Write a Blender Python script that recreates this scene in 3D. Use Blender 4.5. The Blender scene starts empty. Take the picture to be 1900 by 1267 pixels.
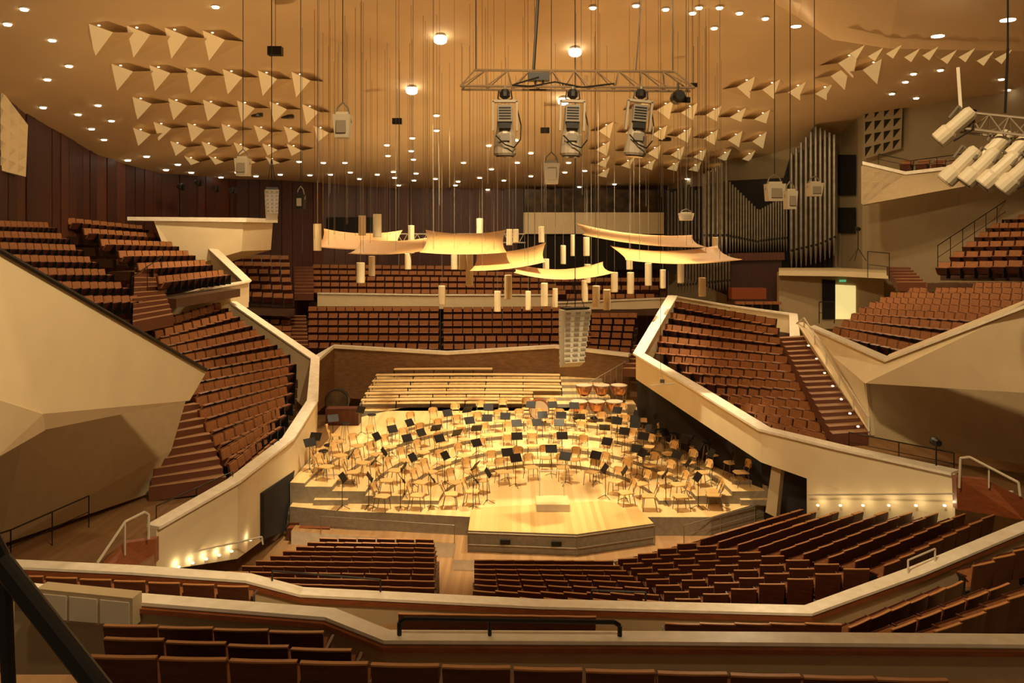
import bpy, math, random
from mathutils import Vector, Matrix
random.seed(7)
F=1540.0; HZ=430.0; CZ=9.9
def W(u,v,d): return Vector(((u-950)*d/F, d, CZ-(v-HZ)*d/F))
COL=bpy.context.scene.collection
def lerp(a,b,t): return a+(b-a)*t
def tab(x,T):
    if x<=T[0][0]: return T[0][1]
    for (a,b),(c,d) in zip(T,T[1:]):
        if x<=c: return b+(d-b)*(x-a)/(c-a)
    return T[-1][1]
# ---------------------------------------------------------------- materials
def mat(name,col,rough=0.6,metal=0.0,col2=None,scale=3.0,stretch=(1,1,1),emit=0,ecol=None,detail=4):
    m=bpy.data.materials.new(name); m.use_nodes=True; nt=m.node_tree; b=nt.nodes["Principled BSDF"]
    b.inputs["Roughness"].default_value=rough; b.inputs["Metallic"].default_value=metal
    b.inputs["Base Color"].default_value=(*col,1)
    if col2 is None: col2=tuple(c*0.93 for c in col)
    tc=nt.nodes.new("ShaderNodeTexCoord"); mp=nt.nodes.new("ShaderNodeMapping"); mp.inputs["Scale"].default_value=stretch
    nz=nt.nodes.new("ShaderNodeTexNoise"); nz.inputs["Scale"].default_value=scale; nz.inputs["Detail"].default_value=detail
    cr=nt.nodes.new("ShaderNodeValToRGB"); cr.color_ramp.elements[0].position=0.32; cr.color_ramp.elements[1].position=0.68
    cr.color_ramp.elements[0].color=(*col2,1); cr.color_ramp.elements[1].color=(*col,1)
    nt.links.new(tc.outputs["Object"],mp.inputs[0]); nt.links.new(mp.outputs[0],nz.inputs["Vector"])
    nt.links.new(nz.outputs["Fac"],cr.inputs[0]); nt.links.new(cr.outputs[0],b.inputs["Base Color"])
    if emit:
        b.inputs["Emission Color"].default_value=(*(ecol or col),1); b.inputs["Emission Strength"].default_value=emit
    return m
def planks(name,c1,c2,w=0.14,rough=0.4,ang=0.0):
    m=bpy.data.materials.new(name); m.use_nodes=True; nt=m.node_tree; b=nt.nodes["Principled BSDF"]; b.inputs["Roughness"].default_value=rough
    tc=nt.nodes.new("ShaderNodeTexCoord"); mp=nt.nodes.new("ShaderNodeMapping"); mp.inputs["Rotation"].default_value=(0,0,ang)
    sx=nt.nodes.new("ShaderNodeSeparateXYZ"); dv=nt.nodes.new("ShaderNodeMath"); dv.operation='DIVIDE'; dv.inputs[1].default_value=w
    fl=nt.nodes.new("ShaderNodeMath"); fl.operation='FLOOR'; wn=nt.nodes.new("ShaderNodeTexWhiteNoise"); wn.noise_dimensions='1D'
    cr=nt.nodes.new("ShaderNodeValToRGB"); cr.color_ramp.elements[0].color=(*c2,1); cr.color_ramp.elements[1].color=(*c1,1)
    L=nt.links.new
    L(tc.outputs["Object"],mp.inputs[0]); L(mp.outputs[0],sx.inputs[0]); L(sx.outputs[0],dv.inputs[0]); L(dv.outputs[0],fl.inputs[0]); L(fl.outputs[0],wn.inputs["W"])
    L(wn.outputs["Value"],cr.inputs[0]); L(cr.outputs[0],b.inputs["Base Color"]); return m
M={}
M['ceil']=mat('ceiling_plaster',(0.57,0.39,0.205),0.85,scale=0.5)
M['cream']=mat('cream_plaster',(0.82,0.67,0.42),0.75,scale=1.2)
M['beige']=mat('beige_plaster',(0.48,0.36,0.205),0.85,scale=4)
M['olive']=mat('olive_plaster',(0.37,0.285,0.165),0.85,scale=3)
M['marble']=mat('pale_marble',(0.94,0.86,0.70),0.35,col2=(0.82,0.72,0.56),scale=5,detail=8)
M['wallw']=mat('panel_wood',(0.085,0.021,0.009),0.5,col2=(0.054,0.013,0.006),scale=6,stretch=(3,3,0.2))
M['wallw2']=mat('panel_wood_b',(0.12,0.032,0.013),0.5,col2=(0.07,0.018,0.008),scale=6,stretch=(3,3,0.2))
M['wallw3']=mat('panel_wood_c',(0.060,0.015,0.007),0.5,col2=(0.04,0.010,0.006),scale=6,stretch=(3,3,0.2))
M['choirw']=mat('choir_wall_wood',(0.24,0.125,0.052),0.45,col2=(0.15,0.075,0.03),scale=3,stretch=(1,1,5))
M['band']=mat('red_wood_band',(0.28,0.080,0.025),0.35,col2=(0.19,0.050,0.017),scale=4,stretch=(1,1,6))
M['seatw']=mat('seat_wood',(0.088,0.022,0.009),0.33,col2=(0.048,0.012,0.006),scale=3,stretch=(1,1,7))
M['seatedge']=mat('seat_edge',(0.50,0.22,0.075),0.4)
M['cush']=mat('seat_cushion',(0.37,0.145,0.046),0.8,col2=(0.28,0.105,0.033),scale=12)
M['seatun']=mat('seat_underside',(0.10,0.025,0.010),0.4,col2=(0.07,0.017,0.008),scale=4)
M['step']=mat('terrace_floor',(0.10,0.044,0.019),0.55,col2=(0.075,0.033,0.015),scale=3)
M['tread']=mat('stair_tread',(0.42,0.23,0.11),0.5,col2=(0.34,0.18,0.08),scale=4)
M['riser']=mat('stair_riser',(0.13,0.04,0.018),0.5)
M['stage']=planks('stage_planks',(0.92,0.68,0.32),(0.79,0.53,0.22),0.16,0.38)
M['stageb']=planks('apron_planks',(0.86,0.57,0.22),(0.70,0.43,0.15),0.14,0.38)
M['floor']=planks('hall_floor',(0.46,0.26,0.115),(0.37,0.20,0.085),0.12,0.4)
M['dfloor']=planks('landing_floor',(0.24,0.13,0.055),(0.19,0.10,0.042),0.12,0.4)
M['conc']=mat('grey_concrete',(0.34,0.275,0.19),0.8,col2=(0.26,0.21,0.145),scale=8)
M['black']=mat('black_metal',(0.015,0.012,0.010),0.4,0.3)
M['dark']=mat('painted_dark',(0.012,0.008,0.006),0.9)  # near-black; paints the shade in openings and recesses, also colours the organ case
M['white']=mat('white_enamel',(0.64,0.56,0.43),0.45)
M['case']=mat('lamp_casing',(0.27,0.21,0.145),0.45)
M['array']=mat('speaker_enamel',(0.52,0.43,0.29),0.5)
M['truss']=mat('rusty_truss',(0.20,0.125,0.07),0.5,0.3)
M['grey']=mat('grey_case',(0.16,0.13,0.095),0.5)
M['steel']=mat('brushed_metal',(0.34,0.27,0.19),0.4,0.5)
M['pipe']=mat('organ_metal',(0.205,0.17,0.125),0.4,0.6,col2=(0.14,0.115,0.085),scale=3)
M['pipe2']=mat('dark_organ_metal',(0.10,0.085,0.07),0.38,0.6,col2=(0.07,0.06,0.048),scale=3)
M['amber']=mat('amber_fibreglass',(0.62,0.34,0.11),0.65,col2=(0.56,0.30,0.095),scale=5,emit=0.07,ecol=(1,0.56,0.2))  # slight emission paints a glow into the shell, which is no lamp
M['pend']=mat('cream_shell',(0.70,0.55,0.32),0.6)
M['wire']=mat('wire_steel',(0.20,0.14,0.085),0.6)
M['chair']=mat('chair_beech',(0.88,0.56,0.22),0.4,col2=(0.76,0.44,0.15),scale=5,stretch=(1,6,1))
M['bench']=mat('bench_wood',(0.86,0.60,0.29),0.4)
M['copper']=mat('copper',(0.62,0.28,0.12),0.3,0.8)
M['skin']=mat('drum_skin',(0.72,0.56,0.38),0.6)
M['lamp']=mat('lamp_glow',(1,0.9,0.7),0.5,emit=8,ecol=(1,0.86,0.60))
M['lampx']=mat('big_lamp_glow',(1,0.9,0.7),0.5,emit=9,ecol=(1,0.90,0.68))
M['fin']=mat('fin_painted_glow',(0.70,0.48,0.23),0.7,emit=0.33,ecol=(1,0.64,0.24))  # emission paints the lamplight onto one facet of each fin
M['fin2']=mat('fin_painted_shade',(0.55,0.37,0.185),0.8)  # dimmer copy of the fin colour, painting its shaded sides
M['bulb']=mat('lamp_bulb',(1,0.9,0.6),0.5,emit=3.5,ecol=(1,0.8,0.45))
M['glass']=mat('booth_glass',(0.03,0.022,0.015),0.12,col2=(0.11,0.07,0.035),scale=1.5)
M['door']=mat('door_glow',(0.9,0.75,0.3),0.6,emit=0.7,ecol=(1,0.82,0.32))  # emissive sheet paints the light of the room beyond the doorway
M['green']=mat('exit_green',(0.1,0.6,0.2),0.5,emit=0.4,ecol=(0.2,0.9,0.4))
M['mesh']=mat('console_red',(0.28,0.07,0.025),0.4)
# ---------------------------------------------------------------- mesh builder
class MB:
    def __init__(s): s.v=[];s.f=[];s.m=[];s.ms=[]
    def mi(s,m):
        if m not in s.ms: s.ms.append(m)
        return s.ms.index(m)
    def face(s,pts,m):
        i=len(s.v); s.v+= [tuple(p) for p in pts]; s.f.append(tuple(range(i,i+len(pts)))); s.m.append(s.mi(m)); return s
    def hexa(s,b,t,m,mt=None):
        i=len(s.v); n=len(b); s.v+=[tuple(p) for p in b]+[tuple(p) for p in t]; k=s.mi(m); kt=s.mi(mt or m)
        s.f.append(tuple(i+j for j in reversed(range(n)))); s.m.append(k)
        s.f.append(tuple(i+n+j for j in range(n))); s.m.append(kt)
        for j in range(n):
            a=(j+1)%n; s.f.append((i+j,i+a,i+n+a,i+n+j)); s.m.append(k)
        return s
    def box(s,c,sz,m,rz=0,rx=0,mt=None):
        R=Matrix.Rotation(rz,3,'Z')@Matrix.Rotation(rx,3,'X'); c=Vector(c); x,y,z=[q/2 for q in sz]
        P=lambda a,b,e: c+R@Vector((a*x,b*y,e*z))
        return s.hexa([P(-1,-1,-1),P(1,-1,-1),P(1,1,-1),P(-1,1,-1)],[P(-1,-1,1),P(1,-1,1),P(1,1,1),P(-1,1,1)],m,mt)
    def tube(s,p,q,r,m,n=6,r2=None):
        p=Vector(p);q=Vector(q);d=q-p
        if d.length<1e-6: return s
        r2=r if r2 is None else r2
        z=d.normalized(); a=z.orthogonal().normalized(); b=z.cross(a)
        B=[p+(a*math.cos(t)+b*math.sin(t))*r for t in [2*math.pi*j/n for j in range(n)]]
        T=[q+(a*math.cos(t)+b*math.sin(t))*r2 for t in [2*math.pi*j/n for j in range(n)]]
        return s.hexa(B,T,m)
    def path(s,pts,r,m,n=6):
        for a,b in zip(pts,pts[1:]): s.tube(a,b,r,m,n)
        return s
    def prism(s,pts,vec,m,mt=None):
        vec=Vector(vec); pts=[Vector(p) for p in pts]
        return s.hexa(pts,[p+vec for p in pts],m,mt)
    def lathe(s,prof,c,m,n=12,axis='Z'):
        c=Vector(c); rings=[]
        for r,z in prof:
            i=len(s.v)
            for j in range(n):
                t=2*math.pi*j/n
                o=Vector((r*math.cos(t),r*math.sin(t),z)) if axis=='Z' else Vector((r*math.cos(t),z,r*math.sin(t)))
                s.v.append(tuple(c+o))
            rings.append(i)
        k=s.mi(m)
        for a,b in zip(rings,rings[1:]):
            for j in range(n):
                e=(j+1)%n; s.f.append((a+j,a+e,b+e,b+j)); s.m.append(k)
        s.f.append(tuple(rings[0]+j for j in reversed(range(n)))); s.m.append(k)
        s.f.append(tuple(rings[-1]+j for j in range(n))); s.m.append(k)
        return s
    def data(s,name,smooth=False):
        me=bpy.data.meshes.new(name); me.from_pydata(s.v,[],s.f)
        for m in s.ms: me.materials.append(M[m])
        me.polygons.foreach_set('material_index',s.m)
        if smooth: me.polygons.foreach_set('use_smooth',[True]*len(s.f))
        me.update(); return me
    def obj(s,name,label=None,cat=None,group=None,kind=None,parent=None,smooth=False):
        o=bpy.data.objects.new(name,s.data(name,smooth)); COL.objects.link(o)
        tagit(o,label,cat,group,kind)
        if parent: o.parent=parent
        return o
def tagit(o,label=None,cat=None,group=None,kind=None):
    if label: o["label"]=label
    if cat: o["category"]=cat
    if group: o["group"]=group
    if kind: o["kind"]=kind
def inst(name,parts,loc,rz,label,cat,group,scale=1.0):
    e=bpy.data.objects.new(name,None); e.location=loc; e.rotation_euler=(0,0,rz); e.empty_display_size=0.2; e.scale=(scale,)*3
    COL.objects.link(e); tagit(e,label,cat,group)
    for pn,me in parts:
        o=bpy.data.objects.new(pn,me); o.parent=e; COL.objects.link(o)
    return e
def struct(mb,name,label,cat='wall'): return mb.obj(name,label,cat,kind='structure')
# ---------------------------------------------------------------- ceiling
ZC=[(8,9.6),(20,9.3),(28,8.4),(35,7.0),(42,5.4),(50,3.9),(57,2.95),(60,2.8)]
def C(x,y):
    z=tab(y,ZC)
    if x<0: z-=tab(y,[(10,2.0),(25,2.9),(30,2.7),(45,1.6),(55,0.0)])*(x/18.5)**2
    else: z+=tab(y,[(38,0),(45,1.0),(50,0.6),(57,0.5)])*(x/16)**2
    return z+CZ
mb=MB(); nx,ny=48,52
for j in range(ny+1):
    for i in range(nx+1):
        x=lerp(-23,28,i/nx); y=lerp(-4,58.5,j/ny); mb.v.append((x,y,C(x,y)))
k=mb.mi('ceil')
for j in range(ny):
    for i in range(nx):
        a=j*(nx+1)+i; mb.f.append((a,a+1,a+nx+2,a+nx+1)); mb.m.append(k)
mb.obj('ceiling','tent-shaped warm plaster ceiling sagging over the hall','ceiling',kind='structure',smooth=True)
def ceilpt(u,v):
    d=12.0
    while d<58:
        p=W(u,v,d)
        if p.z>=C(p.x,p.y): return p
        d+=0.05
    return None
mb=MB()
far=[W(1330,-60,27),W(1480,32,25.5),W(1545,74,24),W(1650,90,23),W(1900,95,21),W(2150,90,19)]
near=[W(1250,-300,19),W(1400,-250,18),W(1550,-230,17),W(1700,-220,16),W(1950,-220,15),W(2300,-220,14)]
for i in range(5): mb.face([far[i],far[i+1],near[i+1],near[i]],'ceil')
for i in range(5):
    a,b=far[i],far[i+1]; mb.face([a,b,b+Vector((0.4,2.2,3.0)),a+Vector((0.4,2.2,3.0))],'ceil')
mb.obj('ceiling','lower folded plaster ceiling sail above the side gallery','ceiling',kind='structure',smooth=False)
# ---------------------------------------------------------------- outer walls
def wallrun(name,pts,zb,mats,label,pan=0.7):
    mb=MB()
    for a,b in zip(pts,pts[1:]):
        a=Vector(a);b=Vector(b);L=(b-a).length;n=max(1,int(L/pan)); nrm=Vector((-(b-a).y,(b-a).x,0)).normalized()
        for i in range(n):
            g=0 if len(mats)==1 else .02
            p=lerp(a,b,(i+g)/n); q=lerp(a,b,(i+1-g)/n); off=nrm*(0.0 if len(mats)==1 else random.choice([0,0.03,0.05]))
            p=p+off;q=q+off
            mm=random.choice(mats)
            mb.hexa([(p.x,p.y,zb),(q.x,q.y,zb),(q.x+nrm.x*.2,q.y+nrm.y*.2,zb),(p.x+nrm.x*.2,p.y+nrm.y*.2,zb)],
                    [(p.x,p.y,C(p.x,p.y)+.3),(q.x,q.y,C(q.x,q.y)+.3),(q.x+nrm.x*.2,q.y+nrm.y*.2,C(q.x,q.y)+.3),(p.x+nrm.x*.2,p.y+nrm.y*.2,C(p.x,p.y)+.3)],mm)
    return struct(mb,name,label)
def G(u,d): return Vector(((u-950)*d/F,d,0))
WL=[G(-110,27),G(0,30.5),G(50,33),G(180,39.5),G(300,45),G(440,51),G(600,55),G(740,57)]
wallrun('wall_left',[Vector((-19.5,-2,0))]+WL,0,['wallw','wallw','wallw2','wallw3'],'dark red-brown timber panelled wall curving round the seats')
wallrun('wall_back',[G(740,57),G(1240,57)],0,['wallw','wallw','wallw2'],'dark red-brown timber panelled rear wall under the ceiling')
wallrun('wall_right',[G(1240,57),G(1345,51),G(1560,47),G(1600,44.5),G(1780,40),G(1950,36),G(2200,30),Vector((27,-2,0))],0,['olive'],'olive beige plaster wall beside the organ',pan=30)
mb=MB().box((1,32,-0.1),(56,54,0.2),'floor'); struct(mb,'floor','brown timber strip hall floor','floor')
# ---------------------------------------------------------------- seat block generator
SEATS=[]
STC=Vector((1.2,30))
def along(path,t):
    P=[W(*p) for p in path]
    if len(P)==1: return P[0]
    Ls=[(b-a).length for a,b in zip(P,P[1:])]; T=sum(Ls); s=t*T
    for (a,b),L in zip(zip(P,P[1:]),Ls):
        if s<=L+1e-6: return lerp(a,b,s/max(L,1e-6))
        s-=L
    return P[-1]
def block(L,R,rows,label,sp=0.56,skirt=0.35,face=None,top=0.85,fwd=.45):
    lines=[]
    for i in range(rows):
        t=i/max(1,rows-1); p=along(L,t);q=along(R,t); p.z-=top;q.z-=top; lines.append((p,q))
    mb=MB(); new=[]
    for i,(p,q) in enumerate(lines):
        dv=q-p; h=Vector((dv.x,dv.y,0)); hn=h.normalized(); nr=Vector((-hn.y,hn.x,0)); mid=(p+q)/2
        tgt=Vector((STC.x,STC.y,0)) if face is None else Vector((face[0],face[1],0))
        if nr.dot(tgt-Vector((mid.x,mid.y,0)))<0: nr=-nr
        new.append((p+nr*.28,q+nr*.28,nr,hn,h.length))
    for i,(p,q,nr,hn,Ln) in enumerate(new):
        mid=(p+q)/2; rz=math.atan2(-nr.x,nr.y)
        j=i+1 if i+1<len(new) else i-1
        if len(new)>1:
            m2=(new[j][0]+new[j][1])/2; pitch=max(0.5,min(1.2,abs((m2-mid).dot(nr))))
        else: pitch=0.9
        a=nr*(pitch*fwd); b=nr*(-pitch*0.55)
        zb=Vector((0,0,-skirt))
        P=[p-hn*.05+b,q+hn*.05+b,q+hn*.05+a,p-hn*.05+a]
        mb.hexa([x+zb for x in P],P,'step')
        n=max(1,int(round(Ln/sp)))
        for s in range(n):
            c=lerp(p,q,(s+0.5)/n); SEATS.append((c,rz,Ln/n))
    struct(mb,'floor',label+' stepped timber floor terrace','floor')
block([(192,1157,8.25)],[(602,1172,8.2)],1,'front balcony short row',sp=0.55)
block([(192,1180,7.4)],[(655,1206,7.3)],1,'front balcony second row',sp=0.55)
block([(165,1214,6.6)],[(1760,1260,6.4)],1,'front balcony long row',sp=0.555)
block([(740,1137,13.3)],[(1105,1143,13.2)],1,'middle tier centre row')
block([(1235,1156,12.6)],[(1560,1156,12.4)],1,'middle tier row')
block([(1575,1162,12.2),(1652,1168,11.6),(1735,1172,11)],[(1785,1078,14),(1885,1080,13),(1990,1060,12.4)],3,'middle tier angled rows')
block([(1805,1052,15)],[(1990,985,16)],1,'middle tier upper corner row')
block([(20,1066,14.2)],[(465,1088,14.0)],1,'middle tier side row')
# main floor
block([(592,998,24.3),(420,1060,20.5),(372,1088,18.8)],[(806,1000,24.0),(806,1045,21.2),(806,1104,18.6)],11,'main floor block',sp=.545)
block([(880,1038,22.2),(878,1108,18.3)],[(1138,1040,22.3),(1240,1115,17.3)],8,'main floor centre block',sp=.545)
block([(1146,1040,22.3),(1250,1115,17.2)],[(1292,1003,22.6),(1615,1050,17.2)],8,'main floor angled block',sp=.545)
block([(1300,1000,22.4),(1640,1050,17.2)],[(1490,944,24.8),(1845,952,19.6)],9,'main floor wing block',sp=.545)
# left side block
block([(272,600,31),(350,705,27.5),(372,775,25.7),(423,862,23.9)],[(408,560,36),(535,655,33.5),(528,730,30),(495,800,27.2)],14,'side terrace block',fwd=.3)
# right side block
block([(1250,558,38.3),(1216,638,35.3),(1335,722,31.3),(1428,782,27.6)],[(1442,592,33),(1458,650,31),(1500,725,28),(1537,805,25.4)],13,'side terrace block',sp=.54)
# behind stage
block([(470,580,46.5),(520,640,43.5)],[(540,582,46.5),(545,640,43.5)],6,'rear choir side block')
block([(572,568,48),(572,635,44)],[(815,568,48),(815,637,44)],6,'rear terrace block',face=(0,20))
block([(822,570,48),(822,637,44)],[(1060,568,48),(1060,637,44)],6,'rear terrace block',face=(0,20))
block([(1098,580,47),(1090,640,43.5)],[(1182,580,46.5),(1170,645,43)],6,'rear terrace corner block')
# upper rear
block([(580,490,54),(580,535,50.5)],[(985,494,54),(1050,538,50.5)],5,'upper rear block',face=(0,20))
block([(1010,515,53),(1050,545,49)],[(1230,515,53),(1215,545,49)],3,'upper rear block',face=(0,20))
block([(432,472,50),(448,540,45.5)],[(536,474,51),(545,545,46)],6,'upper rear side block')
# left upper
block([(-60,406,27),(-60,548,21.5)],[(86,412,34),(252,548,30)],7,'upper side block')
block([(122,403,36.5),(290,512,31.5)],[(262,418,42),(412,500,37)],6,'upper side block')
# right upper
block([(1548,606,30),(1600,568,33),(1690,525,37)],[(1712,640,25),(1880,590,23.5),(1980,522,27)],9,'upper side block')
block([(1742,486,34),(1862,398,38.5)],[(1990,480,30),(1990,395,34)],6,'top side block')

def seat_parts():
    mb=MB(); n=4; wt,wb=.535,.50
    def ring(z,w,th0,th1,y):
        r=[]
        for i in range(n+1):
            s=i/n*2-1; r.append((s*w/2, y-0.010*(1-s*s)+th0, z))
        for i in range(n,-1,-1):
            s=i/n*2-1; r.append((s*w/2, y-0.010*(1-s*s)+th1, z))
        return r
    mb.hexa(ring(.28,wb,-.025,0,-.20),ring(.835,wt,-.025,0,-.28),'seatw')
    mb.hexa(ring(.835,wt,-.027,.018,-.28),ring(.85,wt,-.027,.018,-.282),'seatedge')
    mb.hexa(ring(.52,wb-.03,0,.04,-.235),ring(.825,wt-.03,0,.04,-.279),'cush')
    back=mb.data('backrest')
    mb=MB(); mb.box((0,-.03,.50),(.46,.30,.06),'cush',rx=1.0).box((0,.02,.485),(.47,.33,.035),'seatun',rx=1.0)
    seat=mb.data('seat')
    mb=MB(); mb.box((-.262,-.05,.30),(.02,.12,.60),'black').box((.262,-.05,.30),(.02,.12,.60),'black').box((-.262,0.0,.60),(.03,.28,.025),'seatw').box((.262,0,.60),(.03,.28,.025),'seatw').box((0,-.10,.28),(.54,.04,.05),'black')
    fr=mb.data('frame')
    return [('backrest',back),('seat',seat),('frame',fr)]
SP=seat_parts()
SEATS_sorted=sorted(SEATS,key=lambda s:(s[0]-Vector((0,0,CZ))).length)
def proj(p):
    return (950+p.x*F/p.y, HZ-(p.z-CZ)*F/p.y)
vis=[];rest=[]
for s in SEATS_sorted:
    u,v=proj(s[0]+Vector((0,0,.8)))
    if -60<u<1960 and v<1320 and len(vis)<292: vis.append(s)
    elif -150<u<2100: rest.append(s)
for c,rz,w in vis:
    inst('auditorium_chair',SP,c,rz,'red-brown wooden folding auditorium seat with tan cushion, fixed in a row','seat','auditorium seats in rows')
mb=MB()
for c,rz,w in rest:
    R=Matrix.Rotation(rz,3,'Z')
    def bx(cc,sz,m,rx=0,mt=None): mb.box(c+R@Vector(cc),sz,m,rz,rx,mt)
    bx((0,-.25,.57),(.52,.035,.56),'seatw',.18,'seatedge')
    bx((0,-.215,.69),(.48,.05,.29),'cush',.18,'seatedge')
    bx((0,-.06,.50),(.45,.28,.06),'cush',1.0)
    bx((0,-.01,.48),(.46,.31,.04),'seatun',1.0)
    bx((-.26,0,.40),(.03,.28,.42),'black')
mb.obj('auditorium_chair','rows of distant red-brown auditorium seats with tan cushions','seat','auditorium seats in rows',kind='stuff')
# ---------------------------------------------------------------- parapets
def offs(P,th):
    out=[]
    for i,p in enumerate(P):
        a=P[max(0,i-1)];b=P[min(len(P)-1,i+1)]; d=Vector((b.x-a.x,b.y-a.y,0)).normalized(); out.append(Vector((-d.y,d.x,0))*th)
    return out
def parapet(pts,h,label,th=.22,m='cream',cap='marble',band=False,capw=.36,caph=.07):
    P=[W(*p) for p in pts]; O=offs(P,th/2); OC=offs(P,capw/2); mb=MB(); mc=MB()
    hs=h if isinstance(h,(list,tuple)) else [h]*len(P)
    for i in range(len(P)-1):
        a,b=P[i],P[i+1]; da,db=Vector((0,0,hs[i])),Vector((0,0,hs[i+1]))
        z=Vector((0,0,-caph))
        mb.hexa([a-da-O[i],b-db-O[i+1],b-db+O[i+1],a-da+O[i]],[a+z-O[i],b+z-O[i+1],b+z+O[i+1],a+z+O[i]],m)
        mc.hexa([a+z-OC[i],b+z-OC[i+1],b+z+OC[i+1],a+z+OC[i]],[a-OC[i],b-OC[i+1],b+OC[i+1],a+OC[i]],cap)
    o=mb.obj('parapet',label,'parapet wall')
    mc.obj('coping',parent=o,label='pale marble coping slab')
    if band:
        mw=MB(); O2=offs(P,th/2+.05)
        for i in range(len(P)-1):
            a,b=P[i],P[i+1]
            t=Vector((0,0,-caph-.02)); w=Vector((0,0,-caph-band))
            mw.hexa([a+w-O2[i],b+w-O2[i+1],b+w+O2[i+1],a+w+O2[i]],[a+t-O2[i],b+t-O2[i+1],b+t+O2[i+1],a+t+O2[i]],'band')
        mw.obj('wood_ledge',parent=o,label='polished red-brown timber ledge')
    return o
parapet([(-60,1040,16),(250,1055,16),(460,1070,16),(560,1096,16),(1000,1118,16.2),(1500,1130,15.2),(1700,1058,16.5),(1900,975,18),(2100,905,19.5)],1.2,'curved cream parapet behind the main floor seats',band=.11,capw=.34,m='beige',caph=.05)
parapet([(40,1088,10.4),(240,1107,10.05),(612,1136,9.6),(718,1178,9.1),(1200,1180,9.1),(1950,1186,9.0),(2200,1188,9)],3.1,'long cream balcony parapet with marble top and timber ledge',band=.075,capw=.24,m='beige',caph=.04)
mb=MB().box((1,6,4.95),(16,6,.3),'floor'); struct(mb,'floor','brown timber balcony floor','floor')
mb=MB().box((0,12.6,2.2),(22,7,.3),'floor'); struct(mb,'floor','brown timber middle tier floor','floor')
mb=MB().hexa([(-12,16,0),(14,16,0),(14,24.8,0),(-12,24.8,0)],[(-12,16,1.0),(14,16,1.0),(14,24.8,0.02),(-12,24.8,0.02)],'floor'); struct(mb,'floor','sloped timber aisle floor between seats','floor')
cp=[W(68,1092,9.95),W(246,1110,9.7),W(246,1165,9.7),W(68,1150,9.95)]
e=MB().prism(cp,(0.02,.2,0),'beige').obj('built_in_cupboard','cream built-in cupboard below the balcony parapet','cupboard')
for t0,t1 in ((.03,.32),(.35,.64),(.67,.97)):
    q=[lerp(cp[0],cp[1],t0)+Vector((0,-.015,-.05)),lerp(cp[0],cp[1],t1)+Vector((0,-.015,-.05)),lerp(cp[3],cp[2],t1)+Vector((0,-.015,.03)),lerp(cp[3],cp[2],t0)+Vector((0,-.015,.03))]
    MB().prism(q,(0,.012,0),'white').obj('door',parent=e)
parapet([(585,664,41.5),(620,640,43.2),(830,652,42.9),(1030,640,42.9),(1168,656,41.5)],[2.7]*5,'timber wall with cream top behind the choir benches',m='choirw',th=.3,capw=.5,caph=.14)
parapet([(590,543,49.5),(800,546,49),(1032,546,49.5)],.85,'long cream parapet of upper rear tier')
parapet([(1032,560,48.5),(1235,552,48.5)],.6,'cream parapet of upper rear tier')
# left terrace parapet
parapet([(405,541,37.5),(585,664,35.2),(580,742,31.2),(535,812,27.6),(434,890,22.7),(284,975,20.2)],[1.2,2.5,2.9,2.7,2.15,1.1],'angular cream parapet edging the side terrace above the stage',capw=.42)
struct(MB().prism([W(490,915,24.5),W(547,872,28.0),W(530,985,26.9),W(490,1000,24.5)],(-.12,0,0),'dark'),'door_2','dark passage opening beneath the side terrace','door')  # black slab laid on the parapet face paints the opening's darkness
parapet([(395,461,41),(458,520,38)],1.0,'cream sloping stair parapet',capw=.45)
parapet([(458,521,38),(300,548,34)],1.2,'cream parapet below the upper side seats',capw=.45)
# right terrace parapet
RP=[(1248,548,38),(1185,655,33.5),(1300,722,29.4),(1418,794,25.6),(1560,828,23.4),(1772,874,21.0)]
parapet(RP,[1.0,1.05,1.1,1.05,1.2,1.2],'angular cream parapet edging the side terrace above the stage',capw=.46)
struct(MB().prism([W(1184,700,33.6),W(1300,778,29.5),W(1418,856,25.7),W(1418,838,26.3),W(1300,762,30.2),W(1250,700,33)],(0,0,-.05),'dark'),'wall_soffit_shade','black soffit strip painting the shade under the terrace parapet')  # black strip paints the shade below the parapet
a,b,c=W(1418,800,25.5),W(1560,834,23.3),W(1772,880,20.9)
mb=MB()
mb.prism([W(1497,819,24.2),b,Vector((b.x,b.y,.6)),Vector((W(1497,819,24.2).x,24.2,.6))],(.15,.25,0),'cream')
mb.prism([b,c,Vector((c.x,c.y,.6)),Vector((b.x,b.y,.6))],(.15,.25,0),'cream')
struct(mb,'wall_terrace','broad cream wall above the main floor wing seats')
struct(MB().prism([a,W(1497,819,24.2),W(1497,852,24.2),W(1418,834,25.5)],(.1,.25,0),'cream'),'wall_terrace','cream lintel above the dark passage')
struct(MB().prism([W(1365,812,28.6),W(1505,835,25.6),W(1505,985,25.6),W(1365,960,28.6)],(0,.2,0),'dark'),'door_3','dark passage openings beneath the side terrace','door')  # flat black panel paints the darkness inside the passages
struct(MB().prism([W(1436,835,25.5),W(1452,842,25.3),W(1440,960,25.3),W(1420,950,25.6)],(0.2,.25,0),'beige'),'wall_pier','leaning plaster pier between dark passage openings')
struct(MB().prism([W(1182,690,34.6),W(1300,765,31),W(1400,832,28.2),W(1395,900,28.2),W(1182,790,34.6)],(.1,.2,0),'dark'),'wall_undercroft_shade','black sheet painting the shade beneath the side terrace')  # flat black sheet paints the shade under the terrace
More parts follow.
